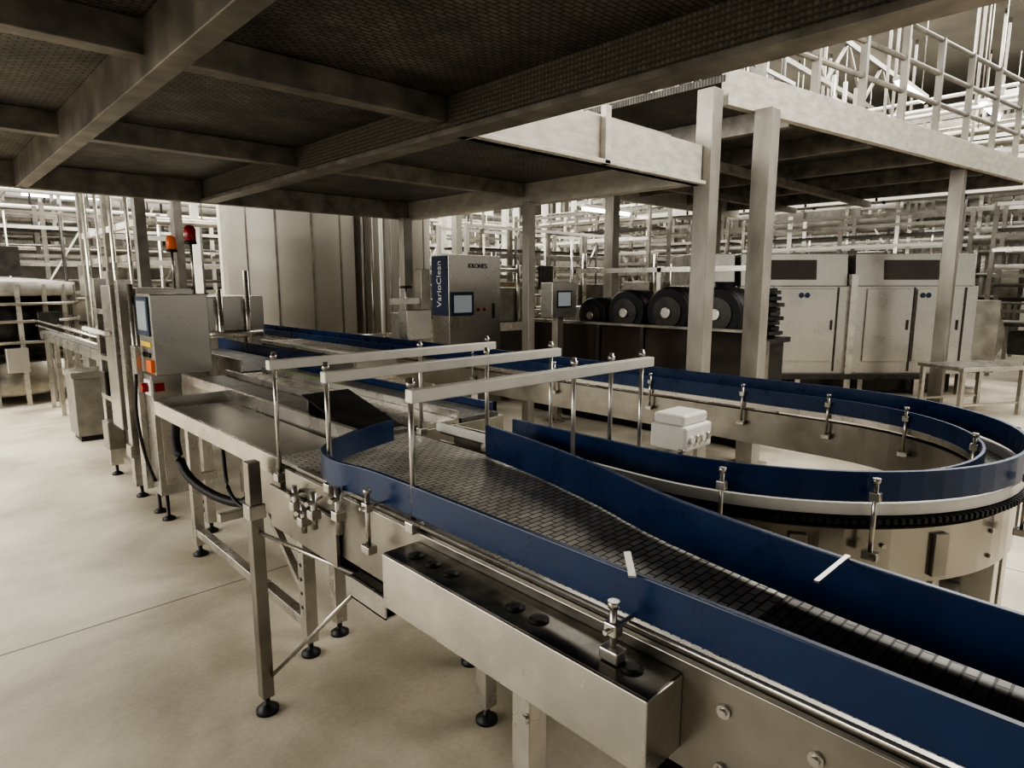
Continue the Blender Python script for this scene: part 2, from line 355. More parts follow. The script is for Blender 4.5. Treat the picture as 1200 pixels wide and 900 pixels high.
part(lc,'side_strip',MB().strip(uturn(.872,2.25,YE),uturn(.856,2.25,YE),1.098,1.132),WHITE,label='off-white plastic wear strip')
part(lc,'side_strip',MB().strip(uturn(.762,2.25,YE),uturn(.752,2.25,YE),1.08,1.105),STEEL)
ch=MB(); p=uturn(.882,1.75,2.2)
for a,b in zip(p,p[1:]):
    a=Vector(a);b=Vector(b);n=max(1,int((b-a).length/.018))
    for k in range(n):
        q=a+(b-a)*(k+.5)/n; d=(b-a).normalized()*.006; ch.bar((q.x-d.x,q.y-d.y,1.083),(q.x+d.x,q.y+d.y,1.083),.014,.016)
ch.strip(uturn(.878,1.75,2.2),uturn(.86,1.75,2.2),1.073,1.093)
part(lc,'chain',ch,BLACK,label='black side chain')
part(lc,'skirt',MB().strip(uturn(.858,2.25,YE),uturn(.846,2.25,YE),.88,1.05),SKIRT,label='polished steel curved side panel')
part(lc,'skirt',MB().strip(uturn(.772,2.25,YE),uturn(.762,2.25,YE),.88,1.06),STEELD)
def polar(a,r): t=math.radians(a); return C[0]+r*math.cos(t),C[1]+r*math.sin(t)
for a in (195,228,256,300,340):
    for z in (.92,1.0):
        x,y=polar(a,.858); x2,y2=polar(a,.866)
        part(lc,'bolt',MB().cyl((x,y,z),(x2,y2,z),.007,n=10),STEEL)
for a in (212,240,285,318,345):
    x,y=polar(a,.858); x2,y2=polar(a,.872); part(lc,'joint_plate',MB().bar((x,y,.965),(x2,y2,.965),.05,.13),STEELD,.002)
for a in (198,224,262,300,335): bracket(lc,*polar(a,.905),.98,1.2,0)
for a in (185,290,330,360): bracket(lc,*polar(a,.735),.98,1.19,0)
for y in (1.6,2.2,3.0,3.9): bracket(lc,3.285,y,.98,1.19,0)
for a in (205,240,262,285,310,335): leg(lc,*polar(a,.81),.88,.085)
for x,y in ((1.74,2.1),(3.36,2.0),(3.36,4),(3.36,6),(3.36,8)): leg(lc,x,y,.88,.07)
part(lc,'cross_brace',MB().box((1.80,1.9,.72),(3.31,1.96,.80)),STEELD)
for a in (205,240,262,285,310,335):
    x,y=polar(a,.85); x2,y2=polar(a,.35); part(lc,'cross_brace',MB().bar((x,y,.83),(x2,y2,.83),.05,.05),STEELD)
part(lc,'drip_tray',MB().lathe((C[0],C[1],0),[(.6,.5),(.83,.5),(.83,.53)],32),STEELD)
dm=thing('gear_motor','dark gear motor mounted under the curved conveyor','motor',(2.15,.62,0))
part(dm,'housing',MB().cyl((2.0,.7,.66),(2.3,.55,.66),.085,n=20),DARKS)
part(dm,'gearbox',MB().box((2.22,.48,.54),(2.4,.66,.79)),STEELD,.01)
part(dm,'mount',MB().box((2.28,.53,0),(2.34,.6,.54)),STEEL)
jb=thing('junction_box','white plastic junction box with round cable connectors on steel stand','electrical box',(2.57,1.55,0))
part(jb,'body',MB().box((2.46,1.45,1.0),(2.69,1.64,1.115)),WHITEP,.012)
part(jb,'lid',MB().box((2.47,1.47,1.115),(2.68,1.63,1.165)),WHITEP,.012)
for k in range(4):
    part(jb,'connector',MB().cyl((2.50+k*.048,1.45,1.055),(2.50+k*.048,1.435,1.055),.017,n=16),STEEL if k%2 else WHITEP)
part(jb,'stand',MB().box((2.54,1.52,.015),(2.61,1.58,1.0)).box((2.46,1.45,0),(2.70,1.66,.015)),STEELD)
# ---------------------------------------------------------------- infeed lanes
ic=thing('lane_conveyor','wide steel infeed conveyor with dark chain lanes and steel plates','conveyor',(1.7,3.6,0))
part(ic,'bed',MB().box((1.37,2.42,.92),(2.25,4.85,1.06)),STEELD,.003)
for x0,x1,m_ in ((1.40,1.66,BELTD),(1.70,1.94,STEEL),(1.97,2.22,BELTD)):
    part(ic,'lane_belt',MB().strip([(x1,2.43+j*.48) for j in range(6)],[(x0,2.43+j*.48) for j in range(6)],1.062,1.082),m_)
for x,m_,y0 in ((1.38,STEEL,2.44),(1.68,STEEL,2.44),(1.955,STEEL,2.44),(2.24,BLUE,2.5)):
    part(ic,'lane_divider',MB().box((x-.008,y0,1.06),(x+.008,4.84,1.12)),m_)
part(ic,'green_strip',MB().box((1.955-.01,3.6,1.12),(1.955+.01,4.5,1.135)),GREENY)
tp=MB(); tp.v=[(1.40,2.5,1.085),(1.66,2.5,1.085),(1.66,3.0,1.20),(1.40,3.0,1.20),(1.40,2.5,1.078),(1.66,2.5,1.078),(1.66,3.0,1.193),(1.40,3.0,1.193)]
tp.f=[(0,1,2,3),(7,6,5,4),(0,4,5,1),(1,5,6,2),(2,6,7,3),(3,7,4,0)]
part(ic,'tilted_plate',tp,DARKS,label='dark tilted transfer plate')
part(ic,'plate_support',MB().box((1.42,2.97,1.06),(1.64,2.99,1.19)),STEELD)
for x in (1.42,2.2):
    for y in (2.75,4.6): leg(ic,x,y,.92)
ic2=thing('lane_conveyor','steel infeed conveyor section with side rails behind the cabinet','conveyor',(2.1,5.9,0))
part(ic2,'bed',MB().box((1.8,4.87,.92),(2.42,7.1,1.06)),STEEL,.003)
part(ic2,'lane_belt',MB().strip([(2.38,4.9+j*.5) for j in range(5)],[(1.85,4.9+j*.5) for j in range(5)],1.062,1.085),BELTD)
part(ic2,'side_rail',MB().box((1.8,4.87,1.06),(1.815,7.1,1.18)),STEEL); part(ic2,'side_rail',MB().box((2.405,4.87,1.06),(2.42,7.1,1.18)),BLUE)
for x in (1.86,2.36):
    for y in (5.1,6.9): leg(ic2,x,y,.92)
tt=thing('transfer_table','shallow stainless transfer table with raised edges on square legs','table',(1.2,3.2,0))
part(tt,'tray',MB().box((.97,2.3,1.02),(1.35,3.95,1.04)).box((.96,2.3,1.02),(.975,3.95,1.10)).box((.96,3.94,1.0),(1.35,3.955,1.11)).box((.96,2.29,1.0),(1.35,2.305,1.06)),STEEL,.002)
part(tt,'slide_plate',MB().strip([(1.31,2.35),(1.34,3.85)],[(1.02,2.35),(1.02,3.85)],1.045,1.06),STEELD)
part(tt,'side_wall',MB().box((1.34,2.4,1.03),(1.352,3.95,1.13)),STEEL)
part(tt,'bracket',MB().box((1.0,2.22,.93),(1.34,2.29,1.01)),STEELD,.003)
part(tt,'bracket',MB().box((.99,2.35,.82),(1.03,2.6,1.0)),STEELD,.003)
for x,y in ((1.23,2.68),(1.23,4.24)): leg(tt,x,y,1.02)
for k in range(9): part(tt,'adjustment_hole',MB().cyl((1.198,2.68,.25+k*.07),(1.204,2.68,.25+k*.07),.009,n=12),BLACK)
part(tt,'lower_rail',MB().box((1.205,2.71,.14),(1.255,4.21,.19)),STEEL,.003)
part(tt,'lower_rail',MB().box((1.0,3.1,.6),(1.3,3.14,.64)),STEEL,.003)
part(tt,'lower_rail',MB().box((1.255,4.21,.5),(1.36,4.25,.55)),STEEL,.003)
part(tt,'diagonal_strut',MB().bar((1.23,2.7,.3),(1.26,3.6,.95),.03),STEEL)
fp=thing('support_post','square steel support post with round foot and diagonal brace','support post',(.91,2.42,0))
part(fp,'post',MB().box((.885,2.395,.07),(.935,2.445,1.07)),STEELD,.004)
part(fp,'sleeve',MB().box((.877,2.387,.84),(.943,2.453,.90)),STEEL,.004)
part(fp,'foot',MB().lathe((.91,2.42,0),[(.045,0),(.045,.015),(.02,.035),(.012,.04),(.012,.08)],24),BLACK)
part(fp,'diagonal_brace',MB().cyl((.93,2.40,.16),(.975,1.72,.79),.008),STEEL)
part(fp,'horizontal_rod',MB().cyl((.92,2.4,.78),(.96,1.70,.83),.008),STEEL)
part(fp,'tube_end',MB().box((.92,1.50,.775),(.99,1.70,.782)).box((.92,1.50,.843),(.99,1.70,.85)).box((.92,1.50,.775),(.927,1.70,.85)).box((.983,1.50,.775),(.99,1.70,.85)),STEEL,.001)
part(fp,'tube_shade_fill',MB().box((.928,1.52,.783),(.982,1.69,.842)),BLACK,label='black fill for the shade inside the open tube')  # black fill stands in for the shade inside the hollow tube end
cc=thing('clamp_assembly','cluster of steel pneumatic clamps and fittings at the conveyor end','clamp',(.86,1.75,1.0))
for (x,y,z,l) in ((.88,1.68,1.0,.15),(.87,1.82,.98,.12),(.90,2.02,.95,.12),(.885,1.93,.93,.1)):
    s=part(cc,'clamp_stem',MB().cyl((x,y,z),(x,y,z+l),.010),STEEL)
    part(cc,'clamp_block',MB().cbox((x,y,z+l*.4),(.034,.034,.03)),STEEL,.003,sub=s)
    part(cc,'clamp_arm',MB().cyl((x-.03,y-.01,z+l*.75),(x+.04,y+.03,z+l*.75),.008),STEEL,sub=s)
part(cc,'plate',MB().box((.905,1.75,.86),(.918,2.25,1.02)),STEELD,.002)
solo('black_hose','thick black corrugated hose hanging in a loop beside the table','hose',
 MB().tube(smooth([(1.12,4.1,1.0),(1.10,4.1,.8),(1.12,4.0,.62),(1.2,3.8,.52),(1.3,3.6,.5),(1.34,3.5,.6)],8),.026,12),BLACK,(1.12,4.1,.9))
solo('thin_cable','thin black cable drooping beneath the transfer table','cable',
 MB().tube(smooth([(1.0,3.0,1.0),(1.0,2.95,.8),(1.03,2.8,.74),(1.08,2.6,.8),(1.1,2.5,.95)],8),.009,8),BLACK,(1.0,3.0,.9))
# ---------------------------------------------------------------- operator panel machine
hm=thing('operator_panel_cabinet','stainless operator cabinet with touch screen, emergency stop and adjustable feet','control cabinet',(1.42,5.17,0))
part(hm,'head',MB().box((1.25,5.0,1.1),(1.64,5.36,1.68)),STEELW,.008)
bz=part(hm,'screen_bezel',MB().box((1.238,5.04,1.38),(1.25,5.33,1.66)),NAVY,.003)
part(hm,'screen',MB().box((1.234,5.07,1.42),(1.239,5.30,1.63)),SCREEN,sub=bz)
part(hm,'warning_label',MB().box((1.245,5.06,1.30),(1.2495,5.30,1.335)),YELLOW)
part(hm,'body',MB().box((1.22,5.02,.2),(1.60,5.34,1.1)),STEELW,.006)
part(hm,'door',MB().box((1.26,5.012,.28),(1.56,5.02,.94)),STEEL,.003)
part(hm,'side_channel',MB().box((1.18,5.22,.22),(1.22,5.34,1.3)),STEEL,.003)
for y in (5.1,5.17,5.24): part(hm,'button',MB().cyl((1.238,y,1.24),(1.25,y,1.24),.018),BLACK)
part(hm,'switch_panel',MB().box((1.225,5.01,1.12),(1.25,5.14,1.21)),ORANGE,.004,label='orange switch panel')
es=part(hm,'emergency_panel',MB().box((1.205,4.995,.96),(1.225,5.15,1.07)),WHITEP,.003,label='white emergency stop plate')
part(hm,'emergency_stop',MB().cyl((1.205,5.07,1.015),(1.165,5.07,1.015),.036),RED,sub=es)
part(hm,'warning_plate',MB().box((1.24,5.0,.985),(1.30,5.02,1.045)),RED,.003,sub=es,label='red square warning plate')
part(hm,'cable',MB().tube(smooth([(1.17,5.2,1.1),(1.15,5.2,.8),(1.17,5.15,.5),(1.21,5.1,.3)],6),.012,8),BLACK)
for x,y in ((1.27,5.07),(1.55,5.07),(1.27,5.29),(1.55,5.29)): foot(hm,x,y,.2)
mo=thing('filler_infeed_module','tall narrow stainless machine module with columns and guarded drives','machine',(1.4,6.3,0))
part(mo,'column',MB().box((1.22,5.75,.1),(1.32,5.85,1.78)).box((1.2,5.73,.35),(1.34,5.87,.45)),STEEL,.004)
part(mo,'column',MB().box((1.22,6.6,.1),(1.32,6.7,1.8)),STEEL,.004)
part(mo,'cover_panel',MB().box((1.2,5.93,.55),(1.31,6.25,1.74)),STEELW,.008)
part(mo,'housing',MB().box((1.34,5.7,.9),(1.75,6.9,1.72)),STEELW,.006)
part(mo,'panel',MB().box((1.325,5.9,1.0),(1.34,6.55,1.6)),GLASSB,.003)
part(mo,'base',MB().box((1.3,5.7,.18),(1.7,6.9,.5)),STEELD,.01)
part(mo,'pipe',MB().cyl((1.26,5.55,.15),(1.26,5.55,1.75),.02),STEEL)
part(mo,'pipe',MB().cyl((1.26,5.45,.3),(1.26,5.45,1.6),.014),STEEL)
part(mo,'pipe',MB().cyl((1.17,6.0,1.35),(1.17,6.9,1.35),.02),WHITE)
for z in (.75,1.1,1.5): part(mo,'cross_bar',MB().box((1.2,6.25,z),(1.24,6.6,z+.04)),STEEL)
part(mo,'drive',MB().box((1.17,6.35,.3),(1.3,6.55,.55)),STEELD,.01)
part(mo,'drive',MB().box((1.18,6.32,.8),(1.3,6.5,1.0)),DARKS,.01)
for x,y in ((1.27,5.8),(1.27,6.65),(1.62,5.8),(1.62,6.65)): foot(mo,x,y,.19)
sb=thing('floor_cabinet','small grey steel cabinet with sloping top standing on the floor','cabinet',(1.45,8.45,0))
part(sb,'body',MB().box((1.25,8.3,.06),(1.6,8.75,.72)),GREYP,.008)
part(sb,'lid',MB().strip([(1.23,8.28),(1.23,8.77)],[(1.62,8.28),(1.62,8.77)],.72,.79),STEELW,.006)
part(sb,'plinth',MB().box((1.28,8.33,0),(1.57,8.7,.06)),BLACK)
def signal(x,y,z,matl,lab,base):
    s=thing('signal_light',lab,'signal light',(x,y,base))
    part(s,'pole',MB().cyl((x,y,base),(x,y,z-.05),.009),STEEL)
    part(s,'lens',MB().lathe((x,y,z-.05),[(.035,0),(.04,.01),(.04,.09),(.03,.11),(.01,.12)],20),matl)
    part(s,'base_ring',MB().cyl((x,y,z-.07),(x,y,z-.048),.042,n=20),BLACK)
signal(1.62,5.22,2.12,RED,'dark red signal beacon on a thin steel pole',1.68)
signal(1.70,5.98,2.09,ORANGE,'orange signal beacon on a thin steel pole',1.72)
fc=thing('narrow_conveyor','narrow steel bottle conveyor with side rails running to the filler','conveyor',(1.45,9,0))
part(fc,'bed',MB().box((1.36,6.95,.98),(1.54,11.2,1.08)),STEEL)
part(fc,'belt',MB().strip([(1.53,6.95),(1.53,11.2)],[(1.37,6.95),(1.37,11.2)],1.08,1.095),BELTD)
for x,z in ((1.33,1.17),(1.33,1.24),(1.57,1.17)): part(fc,'guide_rail',MB().cyl((x,6.95,z),(x,11.2,z),.012),STEEL)
for y in (7.3,9.4,10.2,11.0):
    for x in (1.405,1.495): part(fc,'leg',MB().box((x-.025,y-.025,0),(x+.025,y+.025,.98)),STEEL)
fr=thing('column_framework','tall steel framework of slim columns with pipes and junction boxes','steel frame',(2.2,9.6,0))
for k,(x,y) in enumerate(((1.85,7.5),(1.85,8.9),(1.85,10.3),(2.15,10.3),(2.2,9.0),(3.0,10.3),(2.65,9.0))):
    part(fr,'column',MB().box((x-.05,y-.05,0),(x+.05,y+.05,3.6)),STEELD if k%2 else GREYP,.003)
for z in (1.3,2.0,2.35,3.0):
    part(fr,'beam',MB().box((1.82,7.5,z),(1.88,10.3,z+.07)),STEEL if z<2.2 else WHITE)
    part(fr,'beam',MB().box((1.85,10.27,z+.02),(3.0,10.33,z+.09)),WHITE)
for k in range(4):
    part(fr,'pipe',MB().cyl((1.78,7.7+.7*k,.1),(1.78,7.7+.7*k,3.4),.02+.005*(k%2)),STEEL)
for y,z,m_ in ((7.8,1.2,STEELW),(8.5,1.5,GREYP),(9.3,.8,DARKS),(9.8,1.6,STEELW),(10.1,.6,GREYP)):
    part(fr,'junction_box',MB().box((1.72,y,z),(1.82,y+.35,z+.4)),m_,.008)
fm=thing('rotary_filler','round steel filling machine with flat hood, posts and boxy drives','machine',(1.0,12.4,0))
part(fm,'hood',MB().lathe((1.0,12.4,0),[(1.0,1.58),(1.02,1.62),(1.02,1.78),(.5,1.84),(.1,1.86)],40),GREYP)
part(fm,'guard_ring',MB().lathe((1.0,12.4,0),[(.85,.75),(.85,1.6)],24),DARKS)
part(fm,'base',MB().lathe((1.0,12.4,0),[(.98,.15),(1.0,.2),(1.0,.62),(.9,.66)],40),STEELD)
for k in range(18):
    t=2*math.pi*k/18; x=1+1.0*math.cos(t); y=12.4+1.0*math.sin(t)
    part(fm,'guard_post',MB().box((x-.03,y-.03,0),(x+.03,y+.03,1.75)),GREYP if k%2 else STEEL)
for k in range(6):
    t=math.radians(200+k*25); x=1+1.02*math.cos(t); y=12.4+1.02*math.sin(t); z=(.3,.9,1.2,.5,1.0,.25)[k]
    part(fm,'drive_box',MB().box((x-.13,y-.1,z),(x+.13,y+.1,z+.35)),(STEELW,DARKS,STEEL)[k%3],.01)
for z in (.9,1.2,1.45):
    part(fm,'pipe_ring',MB().lathe((1.0,12.4,0),[(1.03,z),(1.05,z),(1.05,z+.04),(1.03,z+.04)],32),STEELD)
occ(-.3,11.2,2.3,13.6)
bh=thing('machine_block','stainless machine housing with pipes and valves behind the conveyor','machine',(2.6,7.6,0))
part(bh,'housing',MB().box((2.3,7.3,.3),(3.0,8.3,1.62)),STEELW,.01)
part(bh,'base',MB().box((2.35,7.35,0),(2.95,8.25,.3)),STEELD)
for a in (((2.35,7.25,1.2),(2.95,7.25,1.2),.04),((2.5,7.25,.6),(2.5,7.25,1.7),.03),((2.8,7.25,.6),(2.8,7.25,1.9),.03)):
    part(bh,'pipe',MB().cyl(a[0],a[1],a[2]),STEEL)
cv=thing('conveyor_cover','long folded stainless cover box over a conveyor lane','machine cover',(2.7,5.3,0))
part(cv,'cover',MB().box((2.5,4.4,.97),(2.9,6.2,1.2)),STEELW,.02)
part(cv,'edge_trim',MB().box((2.49,4.4,1.2),(2.53,6.2,1.215)),BARM)
for y in (4.53,6.1): part(cv,'leg',MB().box((2.65,y-.03,0),(2.71,y+.03,.97)),STEEL)
# ---------------------------------------------------------------- tanks and pipes
t=thing('storage_tank','broad cylindrical dull grey process tank with vertical seams','tank',(4.5,9.7,0),group='process tanks'); x,y,r=4.5,9.7,.95
part(t,'shell',MB().lathe((x,y,0),[(r*.3,.45),(r*.97,.6),(r,.65),(r,3.6),(r*.97,3.68),(r*.3,3.85)],56),TANKM)
for a in (205,232,262,292):
    a=math.radians(a); part(t,'seam',MB().box((x+r*math.cos(a)-.012,y+r*math.sin(a)-.012,.7),(x+r*math.cos(a)+.012,y+r*math.sin(a)+.012,3.55)),STEELD)
for k in range(4):
    a=math.pi/4+k*math.pi/2; part(t,'leg',MB().cyl((x+r*.8*math.cos(a),y+r*.8*math.sin(a),0),(x+r*.8*math.cos(a),y+r*.8*math.sin(a),.66),.05),STEEL)
clone(t,(6.2,9.6,0),sc=(.75,.75,1))
occ(3.4,8.6,7.0,10.8)
vp=thing('pipe_manifold','group of vertical pale process pipes','pipes',(5.0,8.1,0))
for k in range(6):
    x=4.9+k*.12; y=8.28-k*.06
    part(vp,'pipe',MB().cyl((x,y,0),(x,y,2.85+.02*k),.015+.007*(k%3)),(GREYP,STEELD,WHITE)[k%3])
part(vp,'header_pipe',MB().cyl((4.8,8.33,1.0),(5.6,7.93,1.0),.03),STEEL)
hv=thing('hand_valve','stainless valve block with black hand wheel','valve',(4.6,6.75,0))
part(hv,'hand_wheel',MB().cyl((4.6,6.75,1.70),(4.6,6.75,1.73),.08),BLACK)
part(hv,'spindle',MB().cyl((4.6,6.75,1.4),(4.6,6.75,1.70),.015),STEEL)
part(hv,'valve_body',MB().box((4.45,6.62,0),(4.75,6.88,1.4)),STEELW,.01)
mb_=thing('machine_column','slim stainless drive column with control box','machine',(3.9,5.4,0))
part(mb_,'column',MB().box((3.84,5.36,0),(3.95,5.47,1.9)),STEELD,.005)
part(mb_,'control_box',MB().box((3.55,5.2,1.2),(3.85,5.36,1.5)),STEELW,.01)
part(mb_,'arm',MB().box((3.5,5.38,1.55),(3.84,5.44,1.61)),STEEL)
# ---------------------------------------------------------------- cleaning cabinet
kc=thing('cleaning_unit_cabinet','stainless cleaning unit control cabinet with screen and navy side panel','control cabinet',(5.4,6.5,0))
part(kc,'body',MB().box((4.97,6.35,.15),(5.85,6.70,2.12)),STEELW,.008)
part(kc,'side_panel',MB().box((4.96,6.36,1.35),(4.97,6.69,2.1)),NAVY)
bz=part(kc,'screen_bezel',MB().box((4.99,6.325,1.35),(5.36,6.35,1.65)),NAVY,.003)
part(kc,'screen',MB().box((5.03,6.32,1.39),(5.32,6.326,1.61)),SCREEN,sub=bz)
part(kc,'door_handle',MB().box((5.7,6.33,1.3),(5.73,6.35,1.5)),DARKS)
part(kc,'plinth',MB().box((5.0,6.4,0),(5.82,6.68,.15)),BLACK)
for x in (5.55,5.45): part(kc,'button',MB().cyl((x,6.335,1.42),(x,6.35,1.42),.022),RED)
Rx=Matrix.Rotation(math.pi/2,4,'X')
text(kc,'brand_lettering','KRONES',.085,mat('slate_print',(.08,.10,.15),.5),Matrix.Translation((5.45,6.345,1.98))@Rx)
text(kc,'product_lettering','VarioClean',.13,WHITEP,Matrix.Translation((4.955,6.53,1.75))@Matrix.Rotation(-math.pi/2,4,'Z')@Rx@Matrix.Rotation(math.pi/2,4,'Z'))
h2=thing('small_operator_panel','small stainless operator panel with display on a pedestal','control panel',(6.0,5.45,0))
part(h2,'head',MB().box((5.75,5.3,1.34),(6.2,5.5,1.77)),STEELW,.008)
bz=part(h2,'screen_bezel',MB().box((5.83,5.295,1.46),(6.10,5.302,1.67)),DARKS)
part(h2,'screen',MB().box((5.85,5.29,1.48),(6.08,5.295,1.65)),SCREEN,sub=bz)
part(h2,'pedestal',MB().box((5.92,5.36,.02),(6.02,5.46,1.34)).box((5.82,5.28,0),(6.12,5.52,.02)),STEEL)
gm=thing('guarded_conveyor_machine','long machine with smoked brown guard panels in steel frames','machine',(6.7,4.6,0))
part(gm,'base',MB().box((6.3,3.0,.12),(7.0,6.3,.62)),STEELD,.01)
part(gm,'plinth',MB().box((6.36,3.06,0),(6.94,6.24,.12)),BLACK)
for k in range(5):
    y=3.02+k*.655
    part(gm,'guard_panel',MB().box((6.28,y+.03,.64),(6.3,y+.62,1.24)),GLASSB,label='smoked brown guard panel')
    part(gm,'frame_post',MB().box((6.26,y-.02,.1),(6.31,y+.03,1.27)),DARKS)
part(gm,'top_rail',MB().box((6.25,2.98,1.25),(6.32,6.3,1.28)),STEELD)
part(gm,'rear_housing',MB().box((6.5,3.1,.62),(6.95,6.2,1.12)),STEELD)
for y in (3.2,4.55,5.95): part(gm,'frame_upright',MB().box((6.9,y-.03,1.12),(6.96,y+.03,1.95)),STEEL)
part(gm,'frame_beam',MB().box((6.9,3.2,1.9),(6.96,5.95,1.96)),STEEL)
part(gm,'valve_block',MB().box((6.75,5.7,1.12),(6.95,5.9,1.45)),STEELW,.01)
for (x,y,r) in ((6.62,5.25,.23),(6.62,4.72,.28),(6.62,4.12,.30),(6.62,3.5,.30)):
    w=thing('drum_guard','large round dark machine drum with grey face plate','machine drum',(x,y,1.12),group='dark machine drums')
    part(w,'ring',MB().cyl((x-.14,y,1.12+r),(x+.2,y,1.12+r),r,n=32).cyl((x-.17,y,1.12+r),(x-.14,y,1.12+r),r*.92,r,n=32),BLACK)
    hb=part(w,'hub',MB().cyl((x-.19,y,1.12+r),(x-.17,y,1.12+r),r*.62,n=28),DARKS)
    part(w,'shaft',MB().cyl((x-.22,y,1.12+r),(x-.19,y,1.12+r),r*.2,n=16),STEEL,sub=hb)
def motor(x,y,z0,h,r=1.5):
    w=thing('star_wheel_stack','upright dark stack of toothed star wheels on a machine bench','star wheel stack',(x,y,z0),group='dark star wheel stacks')
    part(w,'core',MB().cyl((x,y,z0),(x,y,z0+h),.09*r,n=16),BLACK)
    z=.03; k=0
    while z<h-.05:
        m=MB(); R=r*(.125 if k%3 else .15); pts=[]
        for j in range(18):
            t=math.pi*j/9+k*.2; rr=R*(1 if j%2 else .85); pts.append((x+rr*math.cos(t),y+rr*math.sin(t)))
        nn=18; m.v=[(*p_,z0+z) for p_ in pts]+[(*p_,z0+z+.045) for p_ in pts]
        m.f=[tuple(reversed(range(nn))),tuple(range(nn,2*nn))]+[(j,(j+1)%nn,nn+(j+1)%nn,nn+j) for j in range(nn)]
        part(w,'wheel',m,BLACK if k%2 else DARKS); z+=.05+.03*random.random(); k+=1
for x,y,h in ((7.35,3.95,.6),(7.75,3.55,.6),(7.75,4.1,.68)): motor(x,y,1.1,h,1.5)
bn=thing('machine_bench','low steel machine bench carrying the dark star wheels','machine',(7.5,3.9,0))
part(bn,'top',MB().box((7.05,3.3,1.04),(7.98,4.55,1.1)),DARKS)
part(bn,'cabinet',MB().box((7.1,3.35,0),(7.9,4.5,1.04)),DARKS)
# ---------------------------------------------------------------- big stainless machine
bm=thing('stainless_packer','large stainless machine with broad hinged doors and dark top windows','machine',(9.35,4.7,0),rot=math.radians(-43.7))
def bp(name,mb,m,bev=0,label=None,sub=None): return part(bm,name,mb,m,bev,True,label,sub)
for x0,x1 in ((-.75,-.03),(0.0,1.72),(1.78,3.7)):
    bp('housing',MB().box((x0,0,.35),(x1,1.4,1.72)),STEELW,.01)
    o=MB()
    o.v=[(x0+.03,.05,1.72),(x1-.03,.05,1.72),(x1-.03,1.35,1.72),(x0+.03,1.35,1.72),(x0+.03,.10,2.22),(x1-.03,.10,2.22),(x1-.03,1.35,2.22),(x0+.03,1.35,2.22)]
    o.f=[(0,3,2,1),(4,5,6,7),(0,1,5,4),(1,2,6,5),(2,3,7,6),(3,0,4,7)]
    bp('upper_hood',o,STEELW,.01)
def fy(z): return .05+(z-1.72)/.5*.05-.012
for x0,x1 in ((.5,1.2),(2.25,3.1)):
    o=MB()
    o.v=[(x0,fy(1.82),1.82),(x1,fy(1.82),1.82),(x1,fy(2.12),2.12),(x0,fy(2.12),2.12),(x0,fy(1.82)+.03,1.82),(x1,fy(1.82)+.03,1.82),(x1,fy(2.12)+.03,2.12),(x0,fy(2.12)+.03,2.12)]
    o.f=[(0,3,2,1),(4,5,6,7),(0,1,5,4),(1,2,6,5),(2,3,7,6),(3,0,4,7)]
    bp('window',o,GLASSB,label='dark tinted window')
for x0,x1 in ((-.66,-.1),(.05,.5),(.56,1.5),(1.97,2.68),(2.74,3.45)):
    d=bp('door',MB().box((x0,-.03,.55),(x1,0,1.68)),STEELW,.006)
    bp('handle',MB().box((x1-.07,-.05,1.05),(x1-.05,-.03,1.2)),DARKS,sub=d)
for x in (-.02,.53,1.53,1.75,2.71,3.5): bp('panel_seam',MB().box((x-.012,-.012,.4),(x+.012,.0,1.70)),DARKS)
for x in (.95,1.04,2.82,2.91):
    e=bp('emblem',MB().cyl((x,-.032,1.58),(x,-.037,1.58),.04,n=20),NAVY)
bp('end_housing',MB().box((3.72,.1,.35),(4.15,1.3,1.5)),STEELD,.01)
bp('end_drum',MB().cyl((4.1,.6,.9),(4.1,1.1,.9),.55,n=28),STEELD)
bp('corner_post',MB().box((1.7,-.05,0),(1.8,.05,1.9)),STEEL)
for x in (-.7,.1,1.0,2.0,2.9,3.6):
    for y in (.1,1.2): bp('leg',MB().box((x,y,0),(x+.08,y+.08,.35)),STEEL)
bp('kick_rail',MB().box((.4,-.1,.28),(3.2,-.04,.36)),DARKS)
bp('base_panel',MB().box((-.6,.3,.02),(3.6,1.1,.35)),DARKS)
occ(8.6,1.2,13.9,6.4)
stt=thing('step_table','low stainless table with square tube legs','table',(10.5,1.85,0),rot=math.radians(-30))
part(stt,'top',MB().box((-.55,-.35,.62),(.55,.35,.67)),STEEL,.004,True)
for x in (-.5,.5):
    for y in (-.3,.3): part(stt,'leg',MB().box((x-.025,y-.025,0),(x+.025,y+.025,.62)),STEEL,0,True)
for y in (-.3,.3): part(stt,'stretcher',MB().box((-.5,y-.01,.15),(.5,y+.01,.18)),STEEL,0,True)
